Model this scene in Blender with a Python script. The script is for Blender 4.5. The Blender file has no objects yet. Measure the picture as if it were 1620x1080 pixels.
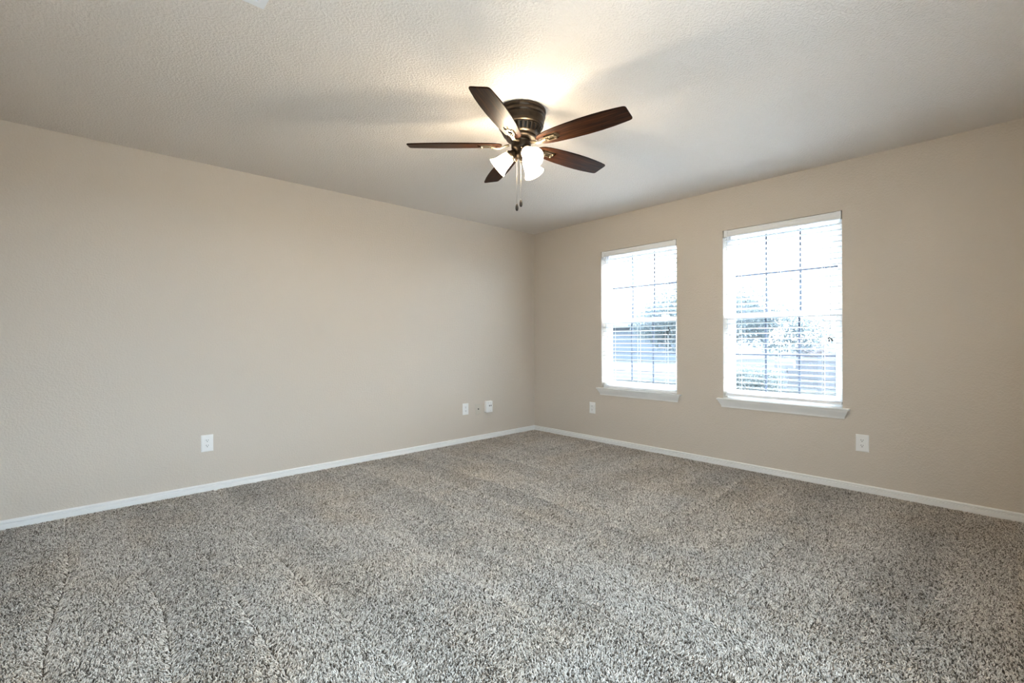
import bpy, bmesh, math, random
import numpy as np
from mathutils import Vector, Matrix

SC = bpy.context.scene
COL = SC.collection
R = math.radians
rng = np.random.default_rng(7)
random.seed(7)

# ------------------------------------------------------------------ camera
F_PX, CAM_Z, AZ = 740.5, 1.107, 47.2
cam_data = bpy.data.cameras.new('camera')
cam = bpy.data.objects.new('camera', cam_data)
COL.objects.link(cam)
cam_data.sensor_width = 36.0
cam_data.lens = 36.0 * F_PX / 1620.0
cam_data.clip_start = 0.02
cam_data.clip_end = 400.0
cam.matrix_world = (Matrix.Translation((0, 0, CAM_Z)) @ Matrix.Rotation(R(AZ - 90), 4, 'Z')
                    @ Matrix.Rotation(R(90 - 0.077), 4, 'X') @ Matrix.Rotation(R(-0.25), 4, 'Z'))
SC.camera = cam

# ------------------------------------------------------------------ exposure
SC.view_settings.view_transform = 'Standard'
SC.view_settings.look = 'None'
SC.view_settings.gamma = 1.0
SC.view_settings.use_curve_mapping = False
SC.view_settings.exposure = 1.59
SC.cycles.max_bounces = 12
SC.cycles.diffuse_bounces = 8
SC.cycles.transparent_max_bounces = 16
SC.cycles.caustics_reflective = False
SC.cycles.caustics_refractive = False
SC.cycles.sample_clamp_indirect = 8.0

# ------------------------------------------------------------------ sky and sun
SKY_STRENGTH = 5.5
world = bpy.data.worlds.new('sky')
SC.world = world
world.use_nodes = True
wn = world.node_tree.nodes['Background']
wn.inputs[0].default_value = (0.68, 0.84, 1.0, 1)
wn.inputs[1].default_value = SKY_STRENGTH

sun_data = bpy.data.lights.new('sun', 'SUN')
sun_data.energy = 18.0
sun_data.angle = R(1.0)
sun_data.color = (0.92, 0.96, 1.0)
sun = bpy.data.objects.new('sun', sun_data)
COL.objects.link(sun)
sun.rotation_euler = Vector((-0.52, 0.28, -0.81)).to_track_quat('-Z', 'Y').to_euler()

# room numbers (metres): corner of the two visible walls, room height
XR, YL, H = 4.196, 4.123, 2.44
XW, YS = -0.378, -0.205
WT = 0.15
WIN = [(2.213, 3.091), (0.891, 1.774)]       # y ranges of window_1 and window_2
WZ0, WZ1 = 0.592, 2.074
# opening added in the unseen near wall to fill the room with daylight
NEAR_FILL = (-0.26, 1.50)                                # x range in wall_near


def portal(name, loc, direction, w, h):
    d = bpy.data.lights.new(name, 'AREA')
    d.shape = 'RECTANGLE'
    d.size, d.size_y = w, h
    d.cycles.is_portal = True
    o = bpy.data.objects.new(name, d)
    o.location = loc
    o.rotation_euler = Vector(direction).to_track_quat('-Z', 'Y').to_euler()
    COL.objects.link(o)


for y0, y1 in WIN:
    portal('sky_portal', (XR + WT + .03, (y0 + y1) / 2, (WZ0 + WZ1) / 2), (-1, 0, 0), y1 - y0, WZ1 - WZ0)
portal('sky_portal', (sum(NEAR_FILL) / 2, YS - WT - .03, (.25 + WZ1) / 2), (0, 1, 0), NEAR_FILL[1] - NEAR_FILL[0], WZ1 - .25)


# ================================================================== helpers
def mat(name, color=(.8, .8, .8), rough=.5, metal=0.0, spec=.5, emit=None, estr=0.0):
    m = bpy.data.materials.new(name)
    m.use_nodes = True
    b = m.node_tree.nodes['Principled BSDF']
    b.inputs['Base Color'].default_value = (*color, 1)
    b.inputs['Roughness'].default_value = rough
    b.inputs['Metallic'].default_value = metal
    b.inputs['Specular IOR Level'].default_value = spec
    if emit:
        b.inputs['Emission Color'].default_value = (*emit, 1)
        b.inputs['Emission Strength'].default_value = estr
    return m


def N(m, t, **kw):
    n = m.node_tree.nodes.new(t)
    for k, v in kw.items():
        setattr(n, k, v)
    return n


def L(m, a, b):
    m.node_tree.links.new(a, b)


def bsdf(m):
    return m.node_tree.nodes['Principled BSDF']


def obj_coords(m, scale=(1, 1, 1)):
    tc = N(m, 'ShaderNodeTexCoord')
    mp = N(m, 'ShaderNodeMapping')
    mp.inputs['Scale'].default_value = scale
    L(m, tc.outputs['Object'], mp.inputs['Vector'])
    return mp.outputs['Vector']


def ramp(m, fac, stops):
    r = N(m, 'ShaderNodeValToRGB')
    el = r.color_ramp.elements
    while len(el) < len(stops):
        el.new(.5)
    for e, (p, c) in zip(el, stops):
        e.position = p
        e.color = (*c, 1)
    L(m, fac, r.inputs['Fac'])
    return r.outputs['Color']


def link(name, data, parent=None, loc=None):
    o = bpy.data.objects.new(name, data)
    COL.objects.link(o)
    if parent is not None:
        o.parent = parent
    if loc is not None:
        o.location = loc
    return o


def mesh(name, bm, m, parent=None, loc=None, smooth=False, auto=None):
    """finish a bmesh as ONE mesh object; auto = shade smooth below this angle"""
    bmesh.ops.recalc_face_normals(bm, faces=bm.faces[:])
    me = bpy.data.meshes.new(name)
    bm.to_mesh(me)
    bm.free()
    for mm in (m if isinstance(m, (list, tuple)) else [m]):
        me.materials.append(mm)
    if smooth or auto is not None:
        me.shade_smooth() if hasattr(me, 'shade_smooth') else None
        for p in me.polygons:
            p.use_smooth = True
        if auto is not None:
            me.set_sharp_from_angle(angle=R(auto))
    return link(name, me, parent, loc)


def tag(o, label=None, cat=None, group=None, kind=None):
    if label:
        o['label'] = label
    if cat:
        o['category'] = cat
    if group:
        o['group'] = group
    if kind:
        o['kind'] = kind
    return o


def empty(name, loc=(0, 0, 0), rz=0.0):
    o = bpy.data.objects.new(name, None)
    o.empty_display_size = .05
    o.location = loc
    o.rotation_euler = (0, 0, rz)
    COL.objects.link(o)
    return o


def box(bm, x0, x1, y0, y1, z0, z1, mi=0):
    v = [bm.verts.new((x, y, z)) for z in (z0, z1) for x, y in ((x0, y0), (x1, y0), (x1, y1), (x0, y1))]
    fs = []
    for f in ((3, 2, 1, 0), (4, 5, 6, 7), (0, 1, 5, 4), (1, 2, 6, 5), (2, 3, 7, 6), (3, 0, 4, 7)):
        fc = bm.faces.new([v[i] for i in f])
        fc.material_index = mi
        fs.append(fc)
    return v


def rbox(bm, x0, x1, y0, y1, z0, z1, r=.002, seg=2):
    t = bmesh.new()
    box(t, x0, x1, y0, y1, z0, z1)
    bmesh.ops.bevel(t, geom=t.edges[:], offset=r, segments=seg, profile=.5, affect='EDGES')
    merge(bm, t)


def merge(bm, t, M=None):
    if M is not None:
        bmesh.ops.transform(t, matrix=M, verts=t.verts[:])
    me = bpy.data.meshes.new('tmp')
    t.to_mesh(me)
    t.free()
    bm.from_mesh(me)
    bpy.data.meshes.remove(me)


def lathe(bm, prof, seg=48, M=None, cap0=True, cap1=True):
    """prof: list of (radius, z)"""
    M = M or Matrix()
    rings = []
    for r, z in prof:
        if r < 1e-6:
            rings.append([bm.verts.new(M @ Vector((0, 0, z)))])
        else:
            rings.append([bm.verts.new(M @ Vector((r * math.cos(2 * math.pi * k / seg), r * math.sin(2 * math.pi * k / seg), z)))
                          for k in range(seg)])
    for a, b in zip(rings, rings[1:]):
        for k in range(seg):
            k2 = (k + 1) % seg
            if len(a) == 1 and len(b) == 1:
                continue
            if len(a) == 1:
                bm.faces.new((a[0], b[k2], b[k]))
            elif len(b) == 1:
                bm.faces.new((a[k], a[k2], b[0]))
            else:
                bm.faces.new((a[k], a[k2], b[k2], b[k]))
    if cap0 and len(rings[0]) > 1:
        bm.faces.new(rings[0][::-1])
    if cap1 and len(rings[-1]) > 1:
        bm.faces.new(rings[-1])


def tube(bm, pts, rad, seg=10, caps=True, flat=1.0):
    """tube along pts (Vectors); rad scalar or list; flat squashes along the second normal"""
    pts = [Vector(p) for p in pts]
    n = len(pts)
    rads = rad if isinstance(rad, (list, tuple)) else [rad] * n
    rings = []
    up = None
    for i, p in enumerate(pts):
        t = (pts[min(i + 1, n - 1)] - pts[max(i - 1, 0)]).normalized()
        if up is None:
            up = Vector((0, 0, 1)) if abs(t.z) < .9 else Vector((1, 0, 0))
        a = t.cross(up).normalized()
        b = a.cross(t).normalized()
        up = b
        rings.append([bm.verts.new(p + a * rads[i] * math.cos(2 * math.pi * k / seg) + b * rads[i] * flat * math.sin(2 * math.pi * k / seg))
                      for k in range(seg)])
    for a, b in zip(rings, rings[1:]):
        for k in range(seg):
            k2 = (k + 1) % seg
            bm.faces.new((a[k], a[k2], b[k2], b[k]))
    if caps:
        bm.faces.new(rings[0][::-1])
        bm.faces.new(rings[-1])


def prism(bm, outline, a0, a1, axis='y'):
    """extrude a closed 2-D outline; axis 'y': outline=(x,z); axis 'x': outline=(y,z); axis 'z': outline=(x,y)"""
    def P(u, v, w):
        return {'y': (u, w, v), 'x': (w, u, v), 'z': (u, v, w)}[axis]
    A = [bm.verts.new(P(u, v, a0)) for u, v in outline]
    B = [bm.verts.new(P(u, v, a1)) for u, v in outline]
    n = len(outline)
    bm.faces.new(A)
    bm.faces.new(B[::-1])
    for k in range(n):
        bm.faces.new((A[k], A[(k + 1) % n], B[(k + 1) % n], B[k]))


def plate_with_holes(bm, outer, holes, z0, z1):
    """flat plate in xy with holes, thickness z0..z1"""
    t = bmesh.new()
    edges = []
    for loop in [outer] + holes:
        vs = [t.verts.new((x, y, z0)) for x, y in loop]
        edges += [t.edges.new((vs[i], vs[(i + 1) % len(vs)])) for i in range(len(vs))]
    bmesh.ops.triangle_fill(t, use_beauty=True, use_dissolve=False, edges=edges)
    ext = bmesh.ops.extrude_face_region(t, geom=t.faces[:])
    vs = [g for g in ext['geom'] if isinstance(g, bmesh.types.BMVert)]
    bmesh.ops.translate(t, vec=(0, 0, z1 - z0), verts=vs)
    merge(bm, t)


def smooth_noise(x, y, scale, seed):
    """bilinear value noise 0..1 for numpy arrays"""
    g = np.random.default_rng(seed).random((257, 257))
    u = np.mod(x / scale, 256)
    v = np.mod(y / scale, 256)
    i, j = u.astype(int), v.astype(int)
    fu, fv = u - i, v - j
    fu, fv = fu * fu * (3 - 2 * fu), fv * fv * (3 - 2 * fv)
    return (g[i, j] * (1 - fu) * (1 - fv) + g[i + 1, j] * fu * (1 - fv) + g[i, j + 1] * (1 - fu) * fv + g[i + 1, j + 1] * fu * fv)


# ================================================================== materials
def paint(name, color, scale, strength, dist, rough=.55, spec=.35):
    m = mat(name, color, rough, spec=spec)
    v = obj_coords(m)
    n1 = N(m, 'ShaderNodeTexNoise')
    n1.inputs['Scale'].default_value = scale
    n1.inputs['Detail'].default_value = 3
    n1.inputs['Roughness'].default_value = .55
    L(m, v, n1.inputs['Vector'])
    r = N(m, 'ShaderNodeValToRGB')
    r.color_ramp.elements[0].position = .42
    r.color_ramp.elements[1].position = .62
    L(m, n1.outputs['Fac'], r.inputs['Fac'])
    b = N(m, 'ShaderNodeBump')
    b.inputs['Strength'].default_value = strength
    b.inputs['Distance'].default_value = dist
    L(m, r.outputs['Color'], b.inputs['Height'])
    L(m, b.outputs['Normal'], bsdf(m).inputs['Normal'])
    return m


M_WALL = paint('orange peel greige wall paint', (.58, .52, .452), 95, .28, .003, .42, .4)
M_CEIL = paint('knockdown ceiling paint', (.735, .69, .645), 84, .5, .006, .5, .4)
M_TRIM = mat('white semi gloss trim paint', (.80, .80, .79), .35)
M_VINYL = mat('white window vinyl', (.82, .82, .82), .4)
M_GRID = mat('grey white between-glass grid', (.055, .068, .095), .5)
M_SLAT = mat('white faux wood blind', (.79, .80, .82), .45)
M_CORD = mat('white blind cord', (.75, .75, .74), .8)
M_TASSEL = mat('grey plastic cord tassel', (.10, .11, .11), .5)
M_PLATE = mat('white plastic cover plate', (.80, .80, .79), .35)
M_PLATE_PAINTED = mat('cover plate painted like the wall', (.56, .52, .45), .5)
M_DARK = mat('dark slot', (.015, .015, .015), .7)
M_SCREW = mat('steel screw', (.45, .45, .45), .35, 1.0)
M_VENT = mat('white painted steel register', (.80, .82, .85), .4)

M_GLASS = bpy.data.materials.new('window glass')
M_GLASS.use_nodes = True
nt = M_GLASS.node_tree
nt.nodes.clear()
go = nt.nodes.new('ShaderNodeOutputMaterial')
gm = nt.nodes.new('ShaderNodeMixShader')
gt = nt.nodes.new('ShaderNodeBsdfTransparent')
gt.inputs[0].default_value = (.95, .97, .97, 1)
gg = nt.nodes.new('ShaderNodeBsdfGlossy')
gg.inputs['Roughness'].default_value = .02
gm.inputs[0].default_value = .06
nt.links.new(gt.outputs[0], gm.inputs[1])
nt.links.new(gg.outputs[0], gm.inputs[2])
nt.links.new(gm.outputs[0], go.inputs[0])


def wood_mat():
    m = mat('dark walnut fan blade', (.1, .04, .02), .45, spec=.07)
    v = obj_coords(m, (2.2, 34, 34))
    n1 = N(m, 'ShaderNodeTexNoise')
    n1.inputs['Scale'].default_value = 2.2
    n1.inputs['Detail'].default_value = 5
    n1.inputs['Distortion'].default_value = .6
    L(m, v, n1.inputs['Vector'])
    c = ramp(m, n1.outputs['Fac'], [(.30, (.004, .0015, .0009)), (.50, (.018, .0060, .0024)), (.72, (.056, .0195, .0062))])
    L(m, c, bsdf(m).inputs['Base Color'])
    return m


M_WOOD = wood_mat()


def bronze_mat():
    m = mat('oil rubbed bronze', (.10, .07, .045), .34, metal=.85)
    v = obj_coords(m)
    n1 = N(m, 'ShaderNodeTexNoise')
    n1.inputs['Scale'].default_value = 30
    L(m, v, n1.inputs['Vector'])
    c = ramp(m, n1.outputs['Fac'], [(.3, (.025, .018, .013)), (.7, (.050, .037, .025))])
    L(m, c, bsdf(m).inputs['Base Color'])
    return m


M_BRONZE = bronze_mat()
M_BRONZE_LIGHT = mat('antique brass bracket', (.17, .135, .09), .36, metal=.9)
M_SHADE = mat('lit frosted glass shade', (.9, .88, .84), .4, emit=(1.0, .82, .58), estr=9.0)
_n = M_SHADE.node_tree.nodes
_mx, _tr = _n.new('ShaderNodeMixShader'), _n.new('ShaderNodeBsdfTransparent')
_mx.inputs[0].default_value = .5                     # lightly frosted glass: half the bulb's light passes straight through
L(M_SHADE, bsdf(M_SHADE).outputs[0], _mx.inputs[1])
L(M_SHADE, _tr.outputs[0], _mx.inputs[2])
L(M_SHADE, _mx.outputs[0], _n['Material Output'].inputs[0])
M_BULB = mat('lit lamp bulb', (.9, .9, .9), .4, emit=(1.0, .85, .63), estr=255.0)

# ================================================================== room shell
def wall_panel(name, plane, c0, c1, a0, a1, z0, z1, holes):
    """solid wall with rectangular holes. plane 'x': slab x c0..c1, a = y ; plane 'y': slab y c0..c1, a = x"""
    bm = bmesh.new()
    As = sorted({a0, a1, *[h[0] for h in holes], *[h[1] for h in holes]})
    Zs = sorted({z0, z1, *[h[2] for h in holes], *[h[3] for h in holes]})

    def P(c, a, z):
        return (c, a, z) if plane == 'x' else (a, c, z)
    vid = {}

    def V(c, a, z):
        k = (c, a, z)
        if k not in vid:
            vid[k] = bm.verts.new(P(*k))
        return vid[k]

    def solid(i, j):
        if i < 0 or j < 0 or i >= len(As) - 1 or j >= len(Zs) - 1:
            return False
        am, zm = (As[i] + As[i + 1]) / 2, (Zs[j] + Zs[j + 1]) / 2
        return not any(h[0] < am < h[1] and h[2] < zm < h[3] for h in holes)
    for i in range(len(As) - 1):
        for j in range(len(Zs) - 1):
            if not solid(i, j):
                continue
            A0, A1, Z0, Z1 = As[i], As[i + 1], Zs[j], Zs[j + 1]
            for c in (c0, c1):
                bm.faces.new([V(c, A0, Z0), V(c, A1, Z0), V(c, A1, Z1), V(c, A0, Z1)])
            for (di, dj, e) in ((-1, 0, (A0, Z0, A0, Z1)), (1, 0, (A1, Z0, A1, Z1)), (0, -1, (A0, Z0, A1, Z0)), (0, 1, (A0, Z1, A1, Z1))):
                if not solid(i + di, j + dj):
                    bm.faces.new([V(c0, e[0], e[1]), V(c0, e[2], e[3]), V(c1, e[2], e[3]), V(c1, e[0], e[1])])
    o = mesh(name, bm, M_WALL)
    return tag(o, kind='structure')


FZ = -0.014                                        # carpet backing level; the pile tips end near z = 0
wall_panel('wall_left', 'y', YL, YL + WT, XW - WT, XR + WT, FZ, H, [])
wall_panel('wall_right', 'x', XR, XR + WT, YS - WT, YL, FZ, H, [(y0, y1, WZ0 - .02, WZ1) for y0, y1 in WIN])
wall_panel('wall_rear', 'x', XW - WT, XW, YS - WT, YL, FZ, H, [])
wall_panel('wall_near', 'y', YS - WT, YS, XW, XR, FZ, H, [(*NEAR_FILL, .25, WZ1)])

bm = bmesh.new()
box(bm, XW - WT, XR + WT, YS - WT, YL + WT, H, H + .12)
tag(mesh('ceiling', bm, M_CEIL), kind='structure')

M_BACKING = mat('carpet backing', (.07, .06, .052), .95, spec=.1)
bm = bmesh.new()
box(bm, XW - WT, XR + WT, YS - WT, YL + WT, FZ - .12, FZ)
tag(mesh('floor', bm, M_BACKING), kind='structure')


def baseboard(name, axis):
    # profile: distance from wall, z
    prof = [(0, FZ), (.013, FZ), (.013, .027), (.0030, .0290), (.0030, .0342), (.012, .0355), (.012, .0415), (.0085, .046), (.004, .0485), (0, .0485)]
    bm = bmesh.new()
    if axis == 'x':
        A = [bm.verts.new((XW, YL - d, z)) for d, z in prof]
        B = [bm.verts.new((XR - d, YL - d, z)) for d, z in prof]
    else:
        A = [bm.verts.new((XR - d, YS, z)) for d, z in prof]
        B = [bm.verts.new((XR - d, YL - d, z)) for d, z in prof]
    n = len(prof)
    for k in range(n):
        bm.faces.new((A[k], A[(k + 1) % n], B[(k + 1) % n], B[k]))
    bm.faces.new(A)
    bm.faces.new(B[::-1])
    tag(mesh(name, bm, M_TRIM), kind='structure')


baseboard('baseboard_left', 'x')
baseboard('baseboard_right', 'y')


# ================================================================== windows
def ring_yz(bm, x0, x1, y0, y1, z0, z1, wy, wz0, wz1, bev=.003):
    """rectangular frame lying in the yz plane"""
    rbox(bm, x0, x1, y0, y0 + wy, z0, z1, bev)
    rbox(bm, x0, x1, y1 - wy, y1, z0, z1, bev)
    rbox(bm, x0, x1, y0 + wy - .001, y1 - wy + .001, z0, z0 + wz0, bev)
    rbox(bm, x0, x1, y0 + wy - .001, y1 - wy + .001, z1 - wz1, z1, bev)


def build_window(n, y0, y1, loc=None, rz=0.0, z0=WZ0):
    w = empty('window_%d' % n, loc or (XR, (y0 + y1) / 2, z0), rz)
    tag(w, kind='structure')
    hw = (y1 - y0) / 2
    hz = WZ1 - z0
    zm = 1.318 - z0                              # meeting rail centre
    bm = bmesh.new()
    ring_yz(bm, .088, .148, -hw, hw, 0, hz, .034, .034, .034)
    # jamb track beads
    for s in (-1, 1):
        rbox(bm, .080, .092, min(s * hw, s * (hw - .012)), max(s * hw, s * (hw - .012)), 0, hz, .002)
        ya, yb = sorted((s * (hw - .034), s * (hw - .041)))
        rbox(bm, .117, .126, ya, yb, .03, hz - .03, .002)
    mesh('window_frame', bm, M_VINYL, w)
    fw = hw - .034
    # upper sash (outer track)
    bm = bmesh.new()
    ring_yz(bm, .124, .144, -fw, fw, zm - .018, hz - .03, .020, .034, .026)
    mesh('upper_sash', bm, M_VINYL, w)
    bm = bmesh.new()
    gy = fw - .020
    for k in (-1, 1):
        rbox(bm, .130, .138, k * gy / 3 - .008, k * gy / 3 + .008, zm + .01, hz - .05, .002)
    mid = (zm + .016 + hz - .056) / 2
    rbox(bm, .1305, .1375, -gy, gy, mid - .008, mid + .008, .002)
    mesh('grid_bars', bm, M_GRID, w)
    bm = bmesh.new()
    box(bm, .1325, .1355, -gy - .004, gy + .004, zm + .012, hz - .052)
    mesh('pane', bm, M_GLASS, w)
    # lower sash (inner track)
    bm = bmesh.new()
    ring_yz(bm, .098, .121, -fw + .002, fw - .002, .03, zm + .024, .026, .042, .044)
    mesh('lower_sash', bm, M_VINYL, w)
    bm = bmesh.new()
    gy = fw - .028
    for k in (-1, 1):
        rbox(bm, .106, .114, k * gy / 3 - .008, k * gy / 3 + .008, .065, zm - .015, .002)
    mid = (.072 + zm - .02) / 2
    rbox(bm, .1065, .1135, -gy, gy, mid - .008, mid + .008, .002)
    mesh('grid_bars', bm, M_GRID, w)
    bm = bmesh.new()
    box(bm, .1085, .1115, -gy - .004, gy + .004, .068, zm - .016)
    mesh('pane', bm, M_GLASS, w)
    # cam lock on the meeting rail
    bm = bmesh.new()
    ly = -.265
    rbox(bm, .094, .120, ly - .03, ly + .03, zm + .0235, zm + .031, .003)
    t = bmesh.new()
    lathe(t, [(.014, 0), (.014, .010), (.010, .014), (0, .014)], 20)
    merge(bm, t, Matrix.Translation((.106, ly, zm + .030)))
    rbox(bm, .088, .104, ly - .008, ly + .035, zm + .036, zm + .043, .003)
    mesh('sash_lock', bm, M_VINYL, w, auto=40)
    # two dark screw heads in the far jamb
    for dz in (1.205 - z0, 1.150 - z0):
        t = bmesh.new()
        lathe(t, [(.0, 0), (.0055, 0), (.0055, .002), (.003, .0035), (0, .0035)], 14)
        bm = bmesh.new()
        merge(bm, t, Matrix.Translation((.088, hw - .024, dz)) @ Matrix.Rotation(R(-90), 4, 'Y'))
        mesh('screw', bm, M_DARK, w)
    return w


for i, (y0, y1) in enumerate(WIN):
    build_window(i + 1, y0, y1)
# extra window added in the unseen wall behind the camera, for fill daylight
build_window(3, *NEAR_FILL, (sum(NEAR_FILL) / 2, YS, .27), R(-90), .27)


def build_sill(n, y0, y1, loc=None, rz=0.0):
    t = empty('trim_%d' % n, loc or (XR, (y0 + y1) / 2, WZ0), rz)
    tag(t, kind='structure')
    hw = (y1 - y0) / 2
    # stool: board inside the opening plus the nosing in front of the wall
    bm = bmesh.new()
    nose = [(-.041, -.007), (-.042, -.005), (-.042, -.002), (-.040, 0), (.0, 0), (.0, -.014), (-.036, -.014), (-.039, -.011)]
    prism(bm, nose, -hw - .046, hw + .046, 'y')
    box(bm, 0, .088, -hw, hw, -.020, 0)
    mesh('window_stool', bm, M_TRIM, t)
    # apron: crown-like moulding with mitred returns
    prof = [(.006, -.078), (.010, -.078), (.011, -.068), (.013, -.062), (.019, -.050), (.026, -.036), (.031, -.026), (.0335, -.017), (.034, -.0142), (0, -.0142), (0, -.078)]
    bm = bmesh.new()
    A = [bm.verts.new((-d, -hw - .004 - d, z)) for d, z in prof]
    B = [bm.verts.new((-d, hw + .004 + d, z)) for d, z in prof]
    k = len(prof)
    for i in range(k):
        bm.faces.new((A[i], A[(i + 1) % k], B[(i + 1) % k], B[i]))
    bm.faces.new(A[::-1])
    bm.faces.new(B)
    mesh('apron', bm, M_TRIM, t)


for i, (y0, y1) in enumerate(WIN):
    build_sill(i + 1, y0, y1)
build_sill(3, *NEAR_FILL, (sum(NEAR_FILL) / 2, YS, .27), R(-90))  # sill of the added fill window


# ================================================================== blinds
def build_blind(y0, y1, label, raised, cords):
    hw = (y1 - y0) / 2
    b = empty('window_blind', (XR, (y0 + y1) / 2, WZ0))
    tag(b, label, 'window blind', 'white horizontal blinds in the two windows')
    hz = WZ1 - WZ0
    g = .007                                       # side gap to the opening
    # valance with small returns, profiled front
    bm = bmesh.new()
    pr = [(.004, hz - .060), (.002, hz - .057), (.002, hz - .050), (.005, hz - .046), (.005, hz - .016), (.002, hz - .012), (.002, hz - .005), (.004, hz - .003), (.012, hz - .003), (.012, hz - .060)]
    prism(bm, pr, -hw + g, hw - g, 'y')
    for s in (-1, 1):
        ya, yb = sorted((s * (hw - g), s * (hw - g - .010)))
        rbox(bm, .011, .050, ya, yb, hz - .060, hz - .003, .001)
        ya, yb = sorted((s * (hw - g), s * (hw - g - .030)))
        rbox(bm, -.0005, .006, ya, yb, hz - .061, hz - .002, .001)      # corner clip
    mesh('valance', bm, M_SLAT, b)
    bm = bmesh.new()
    rbox(bm, .016, .072, -hw + .012, hw - .012, hz - .046, hz - .004, .002)
    mesh('headrail', bm, M_SLAT, b)
    # slats
    top = 1.983 - WZ0
    pitch = .0432
    bot = raised
    x0, x1 = .020, .070
    bm = bmesh.new()
    k = 0
    zs = []
    while top - k * pitch > bot + .024 + .018:
        zs.append(top - k * pitch)
        k += 1
    zs.append(bot + .024 + .009)
    for z in zs:
        # slightly crowned slat cross-section
        sec = [(x0, z - .0012), ((x0 + x1) / 2, z - .0002), (x1, z - .0012), (x1, z + .0026), ((x0 + x1) / 2, z + .0034), (x0, z + .0026)]
        xc, tl = (x0 + x1) / 2, math.tan(R(5.5))            # room-side edge tipped up a little
        sec = [(x, zz + (xc - x) * tl) for x, zz in sec]
        prism(bm, sec, -hw + .010, hw - .010, 'y')
    mesh('slats', bm, M_SLAT, b)
    bm = bmesh.new()
    rbox(bm, x0 - .001, x1 + .001, -hw + .010, hw - .010, bot, bot + .022, .003)
    mesh('bottom_rail', bm, M_SLAT, b)
    # ladder cords, front and back, with rungs kept off (routed under the slats)
    lad = [-hw + .13, .0, hw - .13]
    for ly in lad:
        bm = bmesh.new()
        for xx in (x0 - .0035, x1 + .0035):
            tube(bm, [(xx, ly, bot + .012), (xx, ly, hz - .03)], .0011, 6)
        for z in zs[:-1]:
            tube(bm, [(x0 - .0035, ly, z - .0028), (x1 + .0035, ly, z - .0028)], .0008, 5)
        tube(bm, [((x0 + x1) / 2, ly + .012, bot + .02), ((x0 + x1) / 2, ly + .012, hz - .03)], .0009, 6)
        mesh('ladder_cord', bm, M_CORD, b)
    for (cy, zt, zb, kind) in cords:
        bm = bmesh.new()
        for dy in (-.003, .003):
            tube(bm, [(.009, cy + dy, zt - WZ0), (.009 - .004, cy + dy * .6, (zt + zb) / 2 - WZ0), (.007, cy, zb - WZ0)], .0011, 6)
        c = mesh('lift_cord', bm, M_CORD, b)
        bm = bmesh.new()
        if kind == 'butterfly':
            for dy, dz, tilt in ((.011, .006, 35), (-.010, -.010, -30), (.009, -.012, 10), (-.003, .000, -60)):
                t = bmesh.new()
                lathe(t, [(0, .011), (.003, .010), (.0045, .006), (.006, -.004), (.0065, -.010), (.005, -.011), (0, -.011)], 14)
                merge(bm, t, Matrix.Translation((.004, cy + dy, zb - WZ0 - .012 + dz)) @ Matrix.Rotation(R(tilt), 4, 'X'))
        else:
            for dy, dz, tilt in ((0, .010, 5), (-.012, -.006, -12), (.002, -.022, 8), (.002, -.044, 0)):
                t = bmesh.new()
                lathe(t, [(0, .010), (.0035, .009), (.005, .004), (.0072, -.006), (.006, -.010), (0, -.010)], 14)
                merge(bm, t, Matrix.Translation((.004, cy + dy, zb - WZ0 + dz)) @ Matrix.Rotation(R(tilt), 4, 'X'))
        tag(mesh('cord_tassel', bm, M_TASSEL, c, auto=50), 'grey plastic cord tassel')
    return b


ym = (WIN[0][0] + WIN[0][1]) / 2
build_blind(*WIN[0], 'white slat blind in the window by the room corner, bottom rail resting on the sill', .002,
            [(2.302 - ym, 2.02, 1.215, 'beads')])
ym = (WIN[1][0] + WIN[1][1]) / 2
build_blind(*WIN[1], 'white slat blind raised slightly off the sill, long cord with grey tassel in front', .020,
            [(.967 - ym, 2.02, 1.125, 'butterfly')])

# ================================================================== outlets and wall plates
# local frame: plate lies in x (across) / z (up), faces -y ; rotated to sit on each wall
def on_left_wall(name, x, z):
    return empty(name, (x, YL, z), 0.0)


def on_right_wall(name, y, z):
    return empty(name, (XR, y, z), R(-90))


def cover_plate(parent, w=.078, h=.124, m=None, holes=None, name='cover_plate'):
    bm = bmesh.new()
    r, t = .004, .006
    pts = lambda a, b: [(-a, -b), (a, -b), (a, b), (-a, b)]
    o, i = pts(w / 2, h / 2), pts(w / 2 - .006, h / 2 - .006)
    A = [bm.verts.new((x, 0, z)) for x, z in o]
    B = [bm.verts.new((x, -t * .55, z)) for x, z in o]
    C = [bm.verts.new((x, -t, z)) for x, z in i]
    bm.faces.new(A)
    bm.faces.new(C[::-1])
    for P, Q in ((A, B), (B, C)):
        for k in range(4):
            bm.faces.new((P[k], P[(k + 1) % 4], Q[(k + 1) % 4], Q[k]))
    return mesh(name, bm, m or M_PLATE, parent)


def screw_head(parent, x, z, y, m=None):
    bm = bmesh.new()
    t = bmesh.new()
    lathe(t, [(.0033, 0), (.0033, .0008), (.002, .0016), (0, .0016)], 14)
    merge(bm, t, Matrix.Translation((x, y, z)) @ Matrix.Rotation(R(90), 4, 'X'))
    mesh('screw', bm, m or M_PLATE, parent)


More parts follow.
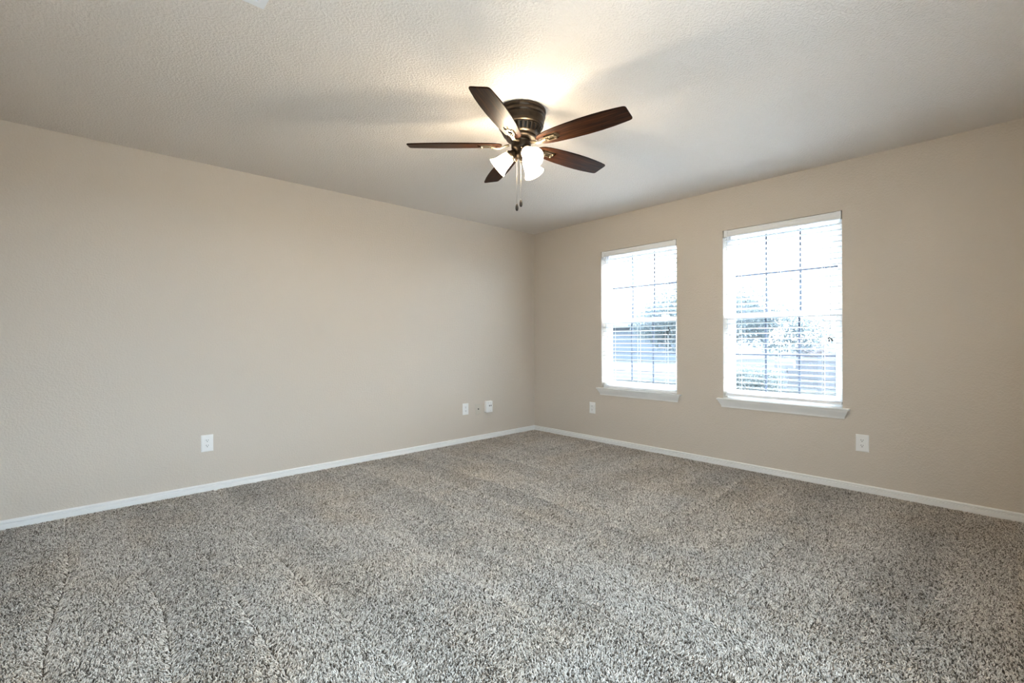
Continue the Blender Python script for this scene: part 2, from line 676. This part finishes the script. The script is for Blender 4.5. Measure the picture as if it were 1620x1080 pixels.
def duplex_outlet(o):
    cover_plate(o)
    for zc in (.0195, -.0195):
        bm = bmesh.new()
        # rounded receptacle face with flattened top and bottom
        out = []
        for k in range(32):
            a = 2 * math.pi * k / 32
            out.append((.0172 * math.cos(a), max(-.0135, min(.0135, .0172 * math.sin(a)))))
        A = [bm.verts.new((x, -.006, zc + z)) for x, z in out]
        B = [bm.verts.new((x * .97, -.0082, zc + z * .97)) for x, z in out]
        bm.faces.new(A)
        bm.faces.new(B[::-1])
        for k in range(32):
            bm.faces.new((A[k], A[(k + 1) % 32], B[(k + 1) % 32], B[k]))
        rec = mesh('receptacle', bm, M_PLATE, o)
        bm = bmesh.new()
        box(bm, -.0078, -.0050, -.0086, -.0078, zc + .0000, zc + .0085)
        box(bm, .0050, .0076, -.0086, -.0078, zc + .0010, zc + .0080)
        t = bmesh.new()
        lathe(t, [(.0030, 0), (.0030, .0008), (0, .0008)], 16)
        merge(bm, t, Matrix.Translation((0, -.0078, zc - .0065)) @ Matrix.Rotation(R(90), 4, 'X'))
        tag(mesh('slots', bm, M_DARK, rec), 'dark prong slots')
    screw_head(o, 0, 0, -.006)


OUT = 'white duplex outlets low on the walls'
o = on_left_wall('wall_outlet', .703, .352)
duplex_outlet(o)
tag(o, 'white duplex outlet alone on the long left wall, far from the corner', 'outlet', OUT)
o = on_left_wall('wall_outlet', 3.116, .360)
duplex_outlet(o)
tag(o, 'white outlet on the left wall beside the painted coaxial plate', 'outlet', OUT)
o = on_right_wall('wall_outlet', 3.217, .359)
duplex_outlet(o)
tag(o, 'white outlet on the window wall between the room corner and the first sill', 'outlet', OUT)
o = on_right_wall('wall_outlet', .771, .350)
duplex_outlet(o)
tag(o, 'white duplex outlet below the right end of the wider window sill', 'outlet', OUT)

o = on_left_wall('coaxial_wall_plate', 3.290, .343)
tag(o, 'small wall plate painted the wall colour with a single dark socket', 'wall plate')
cover_plate(o, .074, .118, M_PLATE_PAINTED)
bm = bmesh.new()
t = bmesh.new()
lathe(t, [(.0065, 0), (.0065, .004), (.0048, .004), (.0048, .011), (.003, .011), (0, .0105)], 16)
merge(bm, t, Matrix.Translation((0, -.006, .001)) @ Matrix.Rotation(R(90), 4, 'X'))
mesh('coaxial_socket', bm, M_DARK, o, auto=40)
for zz in (.042, -.042):
    screw_head(o, 0, zz, -.006, M_PLATE_PAINTED)

o = on_left_wall('surface_jack_box', 3.430, .359)
tag(o, 'thick white box on the left wall nearest the corner with two dark jacks', 'wall box')
bm = bmesh.new()
rbox(bm, -.046, .046, -.040, 0, -.064, .064, .004, 3)
mesh('housing', bm, M_PLATE, o, auto=40)
for xx in (-.002, .021):
    bm = bmesh.new()
    rbox(bm, xx - .0055, xx + .0055, -.0412, -.038, .004, .020, .001)
    tag(mesh('jack', bm, M_DARK, o), 'dark jack opening')
for xx, zz in ((-.022, .045), (.016, .043), (.014, -.043)):
    screw_head(o, xx, zz, -.040, M_SCREW)

# tiny picture nail left in the window wall
bm = bmesh.new()
t = bmesh.new()
lathe(t, [(.0012, 0), (.0012, .010), (.0032, .0102), (.0032, .0115), (0, .012)], 12)
merge(bm, t, Matrix.Translation((XR, .842, 1.160)) @ Matrix.Rotation(R(-90), 4, 'Y'))
tag(mesh('wall_nail', bm, M_SCREW), 'tiny dark nail left in the wall beside the right window', 'nail')

# ================================================================== ceiling register
vx1, vy1, vw, vd = .547, 2.040, .355, .205
v = empty('ceiling_vent', (vx1 - vw / 2, vy1 - vd / 2, H))
tag(v, 'white metal air register flush on the ceiling, only its corner showing', 'ceiling vent')
bm = bmesh.new()
plate_with_holes(bm, [(-vw / 2, -vd / 2), (vw / 2, -vd / 2), (vw / 2, vd / 2), (-vw / 2, vd / 2)],
                 [[(-vw / 2 + .03, -vd / 2 + .03), (vw / 2 - .03, -vd / 2 + .03), (vw / 2 - .03, vd / 2 - .03), (-vw / 2 + .03, vd / 2 - .03)]], -.008, -.0005)
mesh('frame', bm, M_VENT, v)
bm = bmesh.new()
k = 0
yy = -vd / 2 + .036
while yy < vd / 2 - .034:
    t = bmesh.new()
    box(t, -vw / 2 + .029, vw / 2 - .029, -.007, .007, -.0006, .0006)
    merge(bm, t, Matrix.Translation((0, yy, -.0045)) @ Matrix.Rotation(R(32), 4, 'X'))
    yy += .0165
mesh('louvers', bm, M_VENT, v)
bm = bmesh.new()
box(bm, -vw / 2 + .028, vw / 2 - .028, -vd / 2 + .028, vd / 2 - .028, -.0012, -.0004)
tag(mesh('duct_opening', bm, M_DARK, v), 'dark opening behind the louvers')

# ================================================================== ceiling fan
FX, FY = 1.895, 1.961
fan = empty('ceiling_fan', (FX, FY, H))
tag(fan, 'bronze flush-mount ceiling fan with five walnut blades and three lit glass shades', 'ceiling fan')
A0 = 180.0 + AZ - 90.0                               # world angle of the blade that points left
ZB = (CAM_Z + 1.138) - H                             # blade plane below the ceiling

bm = bmesh.new()
lathe(bm, [(.134, 0), (.143, -.003), (.145, -.012), (.143, -.020), (.139, -.025), (.1385, -.034), (.141, -.040), (.1395, -.046), (.135, -.050),
           (.1345, -.068), (.131, -.076), (.129, -.085), (.131, -.090), (.130, -.095), (.125, -.099), (.110, -.101)], 72)
mesh('motor_housing', bm, M_BRONZE, fan, auto=35)
# vented lower ring: dark core with ribs between slots
bm = bmesh.new()
nslot = 26
seg = nslot * 4
prof = [(.122, -.099), (.120, -.106), (.106, -.136), (.101, -.142), (.094, -.147), (.080, -.150)]
rings = []
for r, z in prof:
    rings.append([bm.verts.new((r * math.cos(2 * math.pi * k / seg), r * math.sin(2 * math.pi * k / seg), z)) for k in range(seg)])
slot_faces = []
for i in range(len(rings) - 1):
    for k in range(seg):
        k2 = (k + 1) % seg
        f = bm.faces.new((rings[i][k], rings[i][k2], rings[i + 1][k2], rings[i + 1][k]))
        if i == 1 and k % 4 in (0, 1):
            slot_faces.append(f)
bmesh.ops.delete(bm, geom=slot_faces, context='FACES_ONLY')
ring_obj = mesh('vent_ring', bm, M_BRONZE, fan, auto=35)
sm = ring_obj.modifiers.new('wall', 'SOLIDIFY')
sm.thickness = .004
bm = bmesh.new()
lathe(bm, [(.105, -.095), (.104, -.108), (.090, -.138), (.07, -.145)], 48)
tag(mesh('motor_core', bm, M_DARK, fan, auto=35), 'dark motor seen through the slots')
bm = bmesh.new()
lathe(bm, [(.084, -.148), (.088, -.150), (.088, -.160), (.083, -.166), (.060, -.168)], 48)
mesh('flywheel', bm, M_BRONZE, fan, auto=35)
# switch housing and light fitter
bm = bmesh.new()
lathe(bm, [(.050, -.166), (.056, -.170), (.058, -.176), (.056, -.181), (.0575, -.186), (.0575, -.212), (.054, -.220), (.046, -.228), (.040, -.234), (.036, -.244),
           (.037, -.252), (.034, -.262), (.026, -.270), (.014, -.276), (.007, -.279), (.006, -.284), (.0075, -.288), (.005, -.293), (0, -.294)], 48)
mesh('light_fitter', bm, M_BRONZE, fan, auto=35)

# one blade, local x radial, y tangential
def blade_outline():
    half = [(.112, .012), (.118, .024), (.130, .036), (.150, .046), (.185, .0535), (.24, .060), (.31, .0655), (.40, .069), (.48, .0690), (.55, .0655), (.61, .0595), (.640, .0555)]
    corner = []
    cx, cy, rr = .644, .0395, .0145
    for k in range(5):
        a = R(85 - k * 20)
        corner.append((cx + rr * math.cos(a), cy + rr * math.sin(a)))
    h = half + corner
    h = [(x, y) for x, y in h]
    return h + [(x, -y) for x, y in h[::-1]]


def arch(x0, x1, w, n=12):
    """cut-out: straight inner end, rounded outer end"""
    pts = [(x0, -w * .86), (x1 - w * .8, -w)]
    for k in range(1, n):
        a = R(-90 + 180 * k / n)
        pts.append((x1 - w * .8 + w * .8 * math.cos(a), w * math.sin(a)))
    pts += [(x1 - w * .8, w), (x0, w * .86)]
    return pts


bm = bmesh.new()
plate_with_holes(bm, blade_outline(), [arch(.166, .256, .027)], -.0035, .0035)
bmesh.ops.bevel(bm, geom=[e for e in bm.edges if e.is_manifold and e.calc_face_angle(0) > 1.0], offset=.0012, segments=2, affect='EDGES')
blade0 = mesh('blade', bm, M_WOOD, fan)

# bracket: curved arm from the flywheel into an open three-sided frame under the blade
bm = bmesh.new()
arm = [Vector((.070, 0, .000)), Vector((.092, 0, -.004)), Vector((.112, 0, -.014)), Vector((.132, 0, -.019)), Vector((.152, 0, -.016)), Vector((.172, 0, -.011))]
tube(bm, arm, [.013, .012, .0105, .010, .011, .013], 12, flat=.55)
plate_with_holes(bm, [(.150, -.010), (.176, -.020), (.232, -.021), (.239, -.014), (.239, .014), (.232, .021), (.176, .020), (.150, .010)],
                 [[(.186, -.0125), (.222, -.0135), (.222, .0135), (.186, .0125)]], -.0115, -.0065)
for xx, yy in ((.231, -.013), (.231, .013), (.176, 0)):
    t = bmesh.new()
    lathe(t, [(.0062, 0), (.0062, -.0015), (.004, -.0045), (0, -.0048)], 14)
    merge(bm, t, Matrix.Translation((xx, yy, -.0115)))
for yy in (-.0175, .0175):
    box(bm, .176, .232, yy - .003, yy + .003, -.0066, -.0034)
plate_with_holes(bm, [(x, y * 1.08) for x, y in arch(.160, .262, .029)], [], .0036, .0060)   # clamp plate above the cut-out
bracket0 = mesh('blade_bracket', bm, M_BRONZE_LIGHT, fan, auto=40)
for k in range(5):
    b = blade0 if k == 0 else blade0.copy()
    c = bracket0 if k == 0 else bracket0.copy()
    if k:
        COL.objects.link(b)
        COL.objects.link(c)
    ang = R(A0 + 72 * k)
    for o in (b, c):
        o.location = (0, 0, ZB)
    b.rotation_euler = (Matrix.Rotation(ang, 3, 'Z') @ Matrix.Rotation(R(-12), 3, 'X')).to_euler()
    c.rotation_euler = (Matrix.Rotation(ang, 3, 'Z') @ Matrix.Rotation(R(-12), 3, 'X')).to_euler()

# three lamps
TAU = R(50)
for az in (174, 297, 55):
    a = R(az + AZ - 90)
    d = Vector((math.cos(a) * math.sin(TAU), math.sin(a) * math.sin(TAU), -math.cos(TAU)))
    hd = Vector((math.cos(a), math.sin(a), 0))
    neck = hd * .060 + Vector((0, 0, (CAM_Z + 1.080) - H))
    q = d.to_track_quat('Z', 'Y').to_matrix().to_4x4()
    M = Matrix.Translation(neck) @ q
    bm = bmesh.new()
    # arm into the fitter and the flared socket cup
    tube(bm, [hd * .020 + Vector((0, 0, -.222)), hd * .034 + Vector((0, 0, -.230)), neck - d * .026], [.016, .016, .015], 14)
    lathe(bm, [(.012, -.030), (.020, -.026), (.024, -.016), (.030, -.008), (.036, -.002), (.037, .006), (.034, .010), (.031, .010)], 32, M)
    for kk in range(3):
        aa = 2 * math.pi * kk / 3 + .6
        dirv = Vector((math.cos(aa), math.sin(aa), 0))
        tube(bm, [M @ (dirv * .034 + Vector((0, 0, .003))), M @ (dirv * .046 + Vector((0, 0, .003)))], .0022, 8)
    sock = mesh('lamp_socket', bm, M_BRONZE, fan, auto=40)
    bm = bmesh.new()
    outer = [(.0285, .000), (.031, .006), (.0345, .016), (.0375, .030), (.0400, .044), (.0425, .060), (.0465, .076), (.0525, .091), (.0595, .103), (.0620, .106)]
    inner = [(r - .0025, z) for r, z in outer[::-1]]
    inner[0] = (.0600, .1065)
    lathe(bm, outer + inner, 40, M, cap0=False, cap1=False)
    sh = mesh('lamp_shade', bm, M_SHADE, sock, smooth=True)
    tag(sh, 'glowing frosted glass bell shade')
    bm = bmesh.new()
    lathe(bm, [(.010, .005), (.012, .020), (.018, .034), (.0255, .052), (.028, .066), (.0255, .080), (.018, .090), (.008, .095), (0, .096)], 24, M)
    tag(mesh('bulb', bm, M_BULB, sock, smooth=True), 'lit bulb')

# pull chains
rt = Vector((math.cos(R(AZ - 90)), math.sin(R(AZ - 90)), 0))
fw = Vector((math.cos(R(AZ)), math.sin(R(AZ)), 0))
for lat, dep, zend in ((-.026, -.015, CAM_Z + .772), (-.002, .020, CAM_Z + .805)):
    p = rt * lat + fw * dep
    bm = bmesh.new()
    ztop, zb = -.235, zend - H
    tube(bm, [p * .8 + Vector((0, 0, ztop)), p + Vector((0, 0, ztop - .02)), p + Vector((0, 0, zb + .02))], .0006, 6)
    z = ztop - .02
    while z > zb + .02:
        t = bmesh.new()
        bmesh.ops.create_icosphere(t, subdivisions=1, radius=.0010)
        merge(bm, t, Matrix.Translation(p + Vector((0, 0, z))))
        z -= .0045
    ch = mesh('pull_chain', bm, M_BRONZE_LIGHT, fan)
    bm = bmesh.new()
    lathe(bm, [(.0, .024), (.0035, .022), (.0045, .017), (.0075, .010), (.0088, .000), (.0085, -.010), (.006, -.018), (0, -.021)], 18,
          Matrix.Translation(p + Vector((0, 0, zb))))
    tag(mesh('pull_knob', bm, mat('dark wooden pull knob', (.012, .008, .006), .5, spec=.2), ch, smooth=True), 'dark oval pull knob')

# ================================================================== carpet pile
def build_carpet():
    sp = .0051
    xs = np.arange(XW + .002, XR - .014, sp)
    ys = np.arange(YS + .002, YL - .014, sp)
    X, Y = np.meshgrid(xs, ys)
    X, Y = X.ravel(), Y.ravel()
    keep = (X + Y > .9)                            # pile from just behind the frame's lower edge onward
    X, Y = X[keep], Y[keep]
    n = len(X)
    X = X + rng.normal(0, sp * .34, n)
    Y = Y + rng.normal(0, sp * .34, n)
    X = np.clip(X, XW + .004, XR - .018)
    Y = np.clip(Y, YS + .004, YL - .018)
    # vacuum tracks: lean alternates by stripe; stripes run out from the left wall,
    # and along x in front of the window wall
    w1 = smooth_noise(X, Y, .55, 3) * .22
    s1 = np.sin((X + w1) * 2 * np.pi / .62)
    s2 = np.sin((Y + w1) * 2 * np.pi / .58)
    mixw = np.clip((X - Y * .55 - 1.35) / .7, 0, 1)
    stripe = np.tanh(3 * ((1 - mixw) * s1 + mixw * s2))
    w2 = smooth_noise(X, Y, .8, 21) * .10
    saw1 = 2 * np.mod((X + w2) / .27, 1) - 1
    saw2 = 2 * np.mod((Y + w2) / .30, 1) - 1
    brk = .35 + .9 * smooth_noise(X, Y, .45, 33) ** 1.5
    crease1 = -.0105 * brk * saw1 * np.abs(saw1) ** 2.2 * (1 - mixw)
    crease2 = -.0105 * brk * saw2 * np.abs(saw2) ** 2.2 * mixw
    patch = smooth_noise(X, Y, .35, 5) - .5
    lean = .0019 * stripe + .006 * patch
    dx = mixw * lean + crease1 + rng.normal(0, .0034, n)
    dy = (1 - mixw) * lean + crease2 + rng.normal(0, .0034, n)
    hgt = .0125 + rng.normal(0, .0014, n) + .0012 * (smooth_noise(X, Y, .12, 9) - .5)
    K = 5
    tt = np.linspace(0, 1, K)
    ph = rng.random(n) * 2 * np.pi
    curl = .0014 + .0011 * rng.random(n)
    P = np.zeros((n, K, 3), np.float32)
    for k, t in enumerate(tt):
        P[:, k, 0] = X + dx * t ** 1.4 + curl * np.cos(ph + 4.2 * t) * t
        P[:, k, 1] = Y + dy * t ** 1.4 + curl * np.sin(ph + 4.2 * t) * t
        P[:, k, 2] = FZ + hgt * t * (1 - .12 * t)
    rad = np.zeros((n, K), np.float32)
    base = .00142 * (1 + .18 * rng.normal(0, 1, n))
    for k, f in enumerate((.85, 1.0, 1.1, 1.0, .35)):
        rad[:, k] = base * f
    cu = bpy.data.hair_curves.new('carpet_pile')
    cu.add_curves([K] * n)
    cu.attributes['position'].data.foreach_set('vector', P.reshape(-1))
    ra = cu.attributes.get('radius') or cu.attributes.new('radius', 'FLOAT', 'POINT')
    ra.data.foreach_set('value', rad.reshape(-1))
    tn = np.clip(rng.normal(.62, .17, n), 0, 1)
    fleck = rng.random(n) < .22
    tn[fleck] = rng.random(fleck.sum()) * .25
    ta = cu.attributes.new('tint', 'FLOAT', 'CURVE')
    ta.data.foreach_set('value', tn.astype(np.float32))
    wr = np.clip((smooth_noise(X, Y, .42, 41) * .6 + smooth_noise(X, Y, .13, 42) * .4 - .40) / .40, 0, 1)
    wa = cu.attributes.new('wear', 'FLOAT', 'CURVE')
    wa.data.foreach_set('value', wr.astype(np.float32))
    m = mat('flecked grey frieze yarn', (.4, .37, .33), .9, spec=.15)
    at = N(m, 'ShaderNodeAttribute')
    at.attribute_name = 'tint'
    c = ramp(m, at.outputs['Fac'], [(0, (.055, .043, .033)), (.3, (.27, .235, .20)), (.62, (.61, .565, .51)), (1, (.85, .80, .74))])
    aw = N(m, 'ShaderNodeAttribute')
    aw.attribute_name = 'wear'
    mxc = N(m, 'ShaderNodeMix', data_type='RGBA', blend_type='MULTIPLY')
    mxc.inputs['B'].default_value = (.985, .945, .895, 1)         # faint brownish soiling in irregular patches
    L(m, aw.outputs['Fac'], mxc.inputs['Factor'])
    L(m, c, mxc.inputs['A'])
    L(m, mxc.outputs['Result'], bsdf(m).inputs['Base Color'])
    cu.materials.append(m)
    o = link('carpet_pile', cu)
    return tag(o, 'grey and beige flecked cut-pile carpet covering the whole floor with vacuum tracks', 'carpet', kind='stuff')


build_carpet()

# ================================================================== outside
GZ = -.25
M_LAWN = mat('pale dry lawn', (.16, .18, .10), .95, spec=.1)
nz = N(M_LAWN, 'ShaderNodeTexNoise')
nz.inputs['Scale'].default_value = 3.0
nz.inputs['Detail'].default_value = 6
L(M_LAWN, obj_coords(M_LAWN), nz.inputs['Vector'])
L(M_LAWN, ramp(M_LAWN, nz.outputs['Fac'], [(.3, (.022, .0255, .028)), (.7, (.031, .0345, .0355))]), bsdf(M_LAWN).inputs['Base Color'])
M_CONC = mat('grey concrete', (.029, .031, .033), .9, spec=.2)
M_BARK = mat('tree bark', (.22, .20, .19), .9, spec=.1)
M_SIDING = mat('pale house siding', (.085, .10, .12), .8)
M_ROOF = mat('grey roof shingles', (.06, .07, .082), .9)
M_HTRIM = mat('white house trim', (.16, .16, .17), .6)
M_HGLASS = mat('dark house window glass', (.14, .17, .21), .1)
M_FENCE = mat('white painted fence', (.10, .10, .11), .6)


def leaf_mat(name, c):
    m = mat(name, c, .6, spec=.2)
    n = m.node_tree.nodes
    mx, tr = n.new('ShaderNodeMixShader'), n.new('ShaderNodeBsdfTranslucent')
    tr.inputs[0].default_value = (*c, 1)
    mx.inputs[0].default_value = .45
    L(m, bsdf(m).outputs[0], mx.inputs[1])
    L(m, tr.outputs[0], mx.inputs[2])
    L(m, mx.outputs[0], n['Material Output'].inputs[0])
    return m


M_LEAF = leaf_mat('dark green foliage', (.105, .127, .135))
M_LEAF2 = leaf_mat('grey green foliage', (.11, .13, .13))
M_LEAF3 = leaf_mat('pinkish crape myrtle bloom', (.18, .165, .175))

bm = bmesh.new()
box(bm, -60, 120, -60, 90, GZ - .3, GZ)
tag(mesh('ground', bm, M_LAWN), kind='structure')
bm = bmesh.new()
box(bm, 17.8, 24.0, -60, 90, GZ - .02, GZ + .03)
tag(mesh('street', bm, M_CONC), kind='structure')
bm = bmesh.new()
box(bm, XR + WT + 1.0, 17.8, -2.5, 1.9, GZ - .02, GZ + .035)
tag(mesh('driveway', bm, M_CONC), kind='structure')
M_BOUNCE = mat('pale bounce slab concrete', (.36, .35, .335), .9, spec=.2)  # unseen slab, added to bounce daylight through the fill window onto the ceiling
bm = bmesh.new()
box(bm, XW - WT - 5.5, XW - WT - .02, YS - 5.5, YL + 2, GZ - .02, GZ + .04)
box(bm, XW - WT - .02, XR + WT + .5, YS - 5.5, YS - WT - .02, GZ - .02, GZ + .04)
tag(mesh('bounce_slab', bm, M_BOUNCE), kind='structure')


def foliage(name, m, parent, blobs, n, size, seed):
    """leafy crown: leaf blades scattered through overlapping ellipsoids, one mesh"""
    g = np.random.default_rng(seed)
    vol = np.array([b[3] * b[4] * b[5] for b in blobs])
    idx = g.choice(len(blobs), n, p=vol / vol.sum())
    B = np.array(blobs)[idx]
    d = g.normal(size=(n, 3))
    d /= np.linalg.norm(d, axis=1)[:, None]
    rr = (.45 + .6 * g.random(n))[:, None]
    Pc = B[:, :3] + d * B[:, 3:6] * rr
    u = g.normal(size=(n, 3))
    u /= np.linalg.norm(u, axis=1)[:, None]
    w = np.cross(u, g.normal(size=(n, 3)))
    w /= np.linalg.norm(w, axis=1)[:, None]
    s = (size * (.6 + .8 * g.random(n)))[:, None]
    bend = np.cross(u, w)
    V = np.stack([Pc - u * s, Pc - w * s * .42 + bend * s * .12, Pc + u * s, Pc + w * s * .42 + bend * s * .12], 1).reshape(-1, 3)
    me = bpy.data.meshes.new(name)
    me.from_pydata(V.tolist(), [], np.arange(4 * n).reshape(-1, 4).tolist())
    me.materials.append(m)
    return link(name, me, parent)


def tree(name, label, cat, loc, trunk_h, trunk_r, blobs, n, size, m, seed, group=None):
    t = empty(name, loc)
    tag(t, label, cat, group)
    bm = bmesh.new()
    if trunk_h:
        tube(bm, [(0, 0, -.1), (.02, .03, trunk_h * .5), (0, .05, trunk_h)], [trunk_r * 1.25, trunk_r, trunk_r * .8], 10)
    for b in blobs:
        c = Vector(b[:3])
        st = Vector((0, .05, trunk_h * .85))
        tube(bm, [st, (st + c) / 2 + Vector((0, 0, .1)), c + Vector((0, 0, b[5] * .4))], [trunk_r * .5, trunk_r * .3, trunk_r * .12], 7)
    mesh('trunk', bm, M_BARK, t, smooth=True)
    foliage('foliage', m, t, blobs, n, size, seed)
    return t


def at_px(px, py, dist):
    """point on the ray through photo pixel (px, py) at depth dist (used once to place things outside)"""
    x = (px - 810) / F_PX * dist
    z = CAM_Z + (540 - py) / F_PX * dist
    p = fw * dist + rt * x
    return Vector((p.x, p.y, z))


p = at_px(1105, 540, 15.0)
tree('leafy_tree', 'broad leafy tree in the yard seen through both windows between the slats', 'tree', (p.x, p.y, GZ), 1.3, .08,
     [(0, .2, 2.35, 1.3, 1.5, 1.1), (-.1, 1.4, 1.9, .9, .9, .65), (0, 2.1, 1.75, .5, .5, .4), (.1, -1.2, 2.1, 1.1, 1.2, .9), (.2, -2.3, 1.6, .8, 1.0, .7), (.1, -3.0, 1.5, .6, .7, .5), (0, .6, 1.5, 1.0, 1.2, .6)],
     16000, .050, M_LEAF, 11)
p = at_px(1288, 545, 14.6)
tree('flowering_shrub', 'loose pinkish shrub outside the right window, right of the leafy tree', 'shrub', (p.x, p.y, GZ), .45, .03,
     [(0, 0, 1.05, .4, .45, .45), (.05, -.25, .75, .35, .35, .4), (0, .3, .8, .35, .35, .4)], 2400, .035, M_LEAF3, 12)
p = at_px(1185, 585, 11.0)
tree('low_bush', 'low grey-green bush outside the right window, under the leafy tree', 'bush', (p.x, p.y, GZ), .25, .04,
     [(0, 0, .45, .4, .45, .35), (0, .4, .4, .35, .4, .3), (.1, -.4, .4, .35, .4, .3)], 3000, .032, M_LEAF2, 13)


def house(name, label, x0, x1, y0, y1, eave, ridge, wins, door=None):
    """gabled house, front face at x0 facing the room, ridge along y"""
    hN = empty(name, ((x0 + x1) / 2, (y0 + y1) / 2, GZ))
    tag(hN, label, 'house')
    cx, cy = (x0 + x1) / 2, (y0 + y1) / 2
    dx, dy = (x1 - x0) / 2, (y1 - y0) / 2
    e, r = eave - GZ, ridge - GZ
    bm = bmesh.new()
    prism(bm, [(-dx, 0), (dx, 0), (dx, e), (0, r - .1), (-dx, e)], -dy, dy, 'y')
    mesh('walls', bm, M_SIDING, hN)
    bm = bmesh.new()
    ov = .5
    sl = (r - e) / dx
    for s in (-1, 1):
        prism(bm, [(0, r), (s * (dx + ov), e - sl * ov), (s * (dx + ov), e - sl * ov + .16), (0, r + .16)], -dy - .4, dy + .4, 'y')
    mesh('roof', bm, M_ROOF, hN)
    bm = bmesh.new()
    box(bm, -dx - ov - .03, -dx - ov + .01, -dy - .4, dy + .4, e - sl * ov - .06, e - sl * ov + .16)
    mesh('fascia', bm, M_HTRIM, hN)
    for (wy, wz0, ww, wh) in wins:
        bm = bmesh.new()
        ring_yz(bm, -dx - .06, -dx + .02, wy - cy - ww / 2, wy - cy + ww / 2, wz0, wz0 + wh, .09, .09, .09, .01)
        fr = mesh('window', bm, M_HTRIM, hN)
        bm = bmesh.new()
        box(bm, -dx - .03, -dx + .01, wy - cy - ww / 2 + .08, wy - cy + ww / 2 - .08, wz0 + .08, wz0 + wh - .08)
        mesh('pane', bm, M_HGLASS, fr)
    if door:
        dyc, dw, dh = door
        bm = bmesh.new()
        rbox(bm, -dx - .05, -dx + .02, dyc - cy - dw / 2, dyc - cy + dw / 2, .05, dh, .01)
        for q in range(1, 4):
            box(bm, -dx - .056, -dx - .045, dyc - cy - dw / 2 + .05, dyc - cy + dw / 2 - .05, dh * q / 4 - .015, dh * q / 4 + .015)
        mesh('garage_door', bm, M_HTRIM, hN)


house('neighbour_house', 'grey-roofed house across the street behind the left window blind', 29, 39, 13, 30, 2.25, 4.0,
      [(27.8, .9, 1.6, 1.3), (13.9, .9, 1.0, 1.3)], (25.5, 4.6, 2.1))
house('garden_shed', 'low pale outbuilding at the right edge of the right window view', 19.2, 22, 1.5, 4.15, .75, 1.35, [(3.2, .35, .9, .55)])

# low white fence with posts, and a white mailbox on a post
fx = 14.2
fe = empty('garden_fence', (fx, 2.9, GZ))
tag(fe, 'low white fence outside the right window, crossing below the outbuilding', 'fence')
bm = bmesh.new()
for zz in (.30, .78):
    rbox(bm, -.03, .03, -1.1, 1.5, zz, zz + .10, .008)
mesh('rails', bm, M_FENCE, fe)
for k, yy in enumerate((-1.1, -.25, .6, 1.5)):
    bm = bmesh.new()
    rbox(bm, -.05, .05, yy - .05, yy + .05, 0, .98, .008)
    mesh('post', bm, M_FENCE, fe)
bm = bmesh.new()
yy = -1.05
while yy < 1.44:
    rbox(bm, -.022, .0, yy, yy + .118, .06, .86, .004)
    yy += .12
mesh('boards', bm, M_FENCE, fe)

p = at_px(1242, 600, 12.2)
mb = empty('mailbox', (p.x, p.y, GZ))
tag(mb, 'white mailbox on a post outside the right window, between the tree and the fence', 'mailbox')
bm = bmesh.new()
rbox(bm, -.045, .045, -.045, .045, 0, .62, .006)
mesh('post', bm, M_FENCE, mb)
bm = bmesh.new()
arc = [(-.11, 0), (.11, 0), (.11, .12)] + [(.11 * math.cos(R(a)), .12 + .11 * math.sin(R(a))) for a in range(15, 180, 15)] + [(-.11, .12)]
prism(bm, [(y, .62 + z) for y, z in arc], -.22, .22, 'x')
bmesh.ops.rotate(bm, verts=bm.verts[:], cent=(0, 0, 0), matrix=Matrix.Rotation(R(90), 3, 'Z'))
mesh('box', bm, M_FENCE, mb, auto=30)
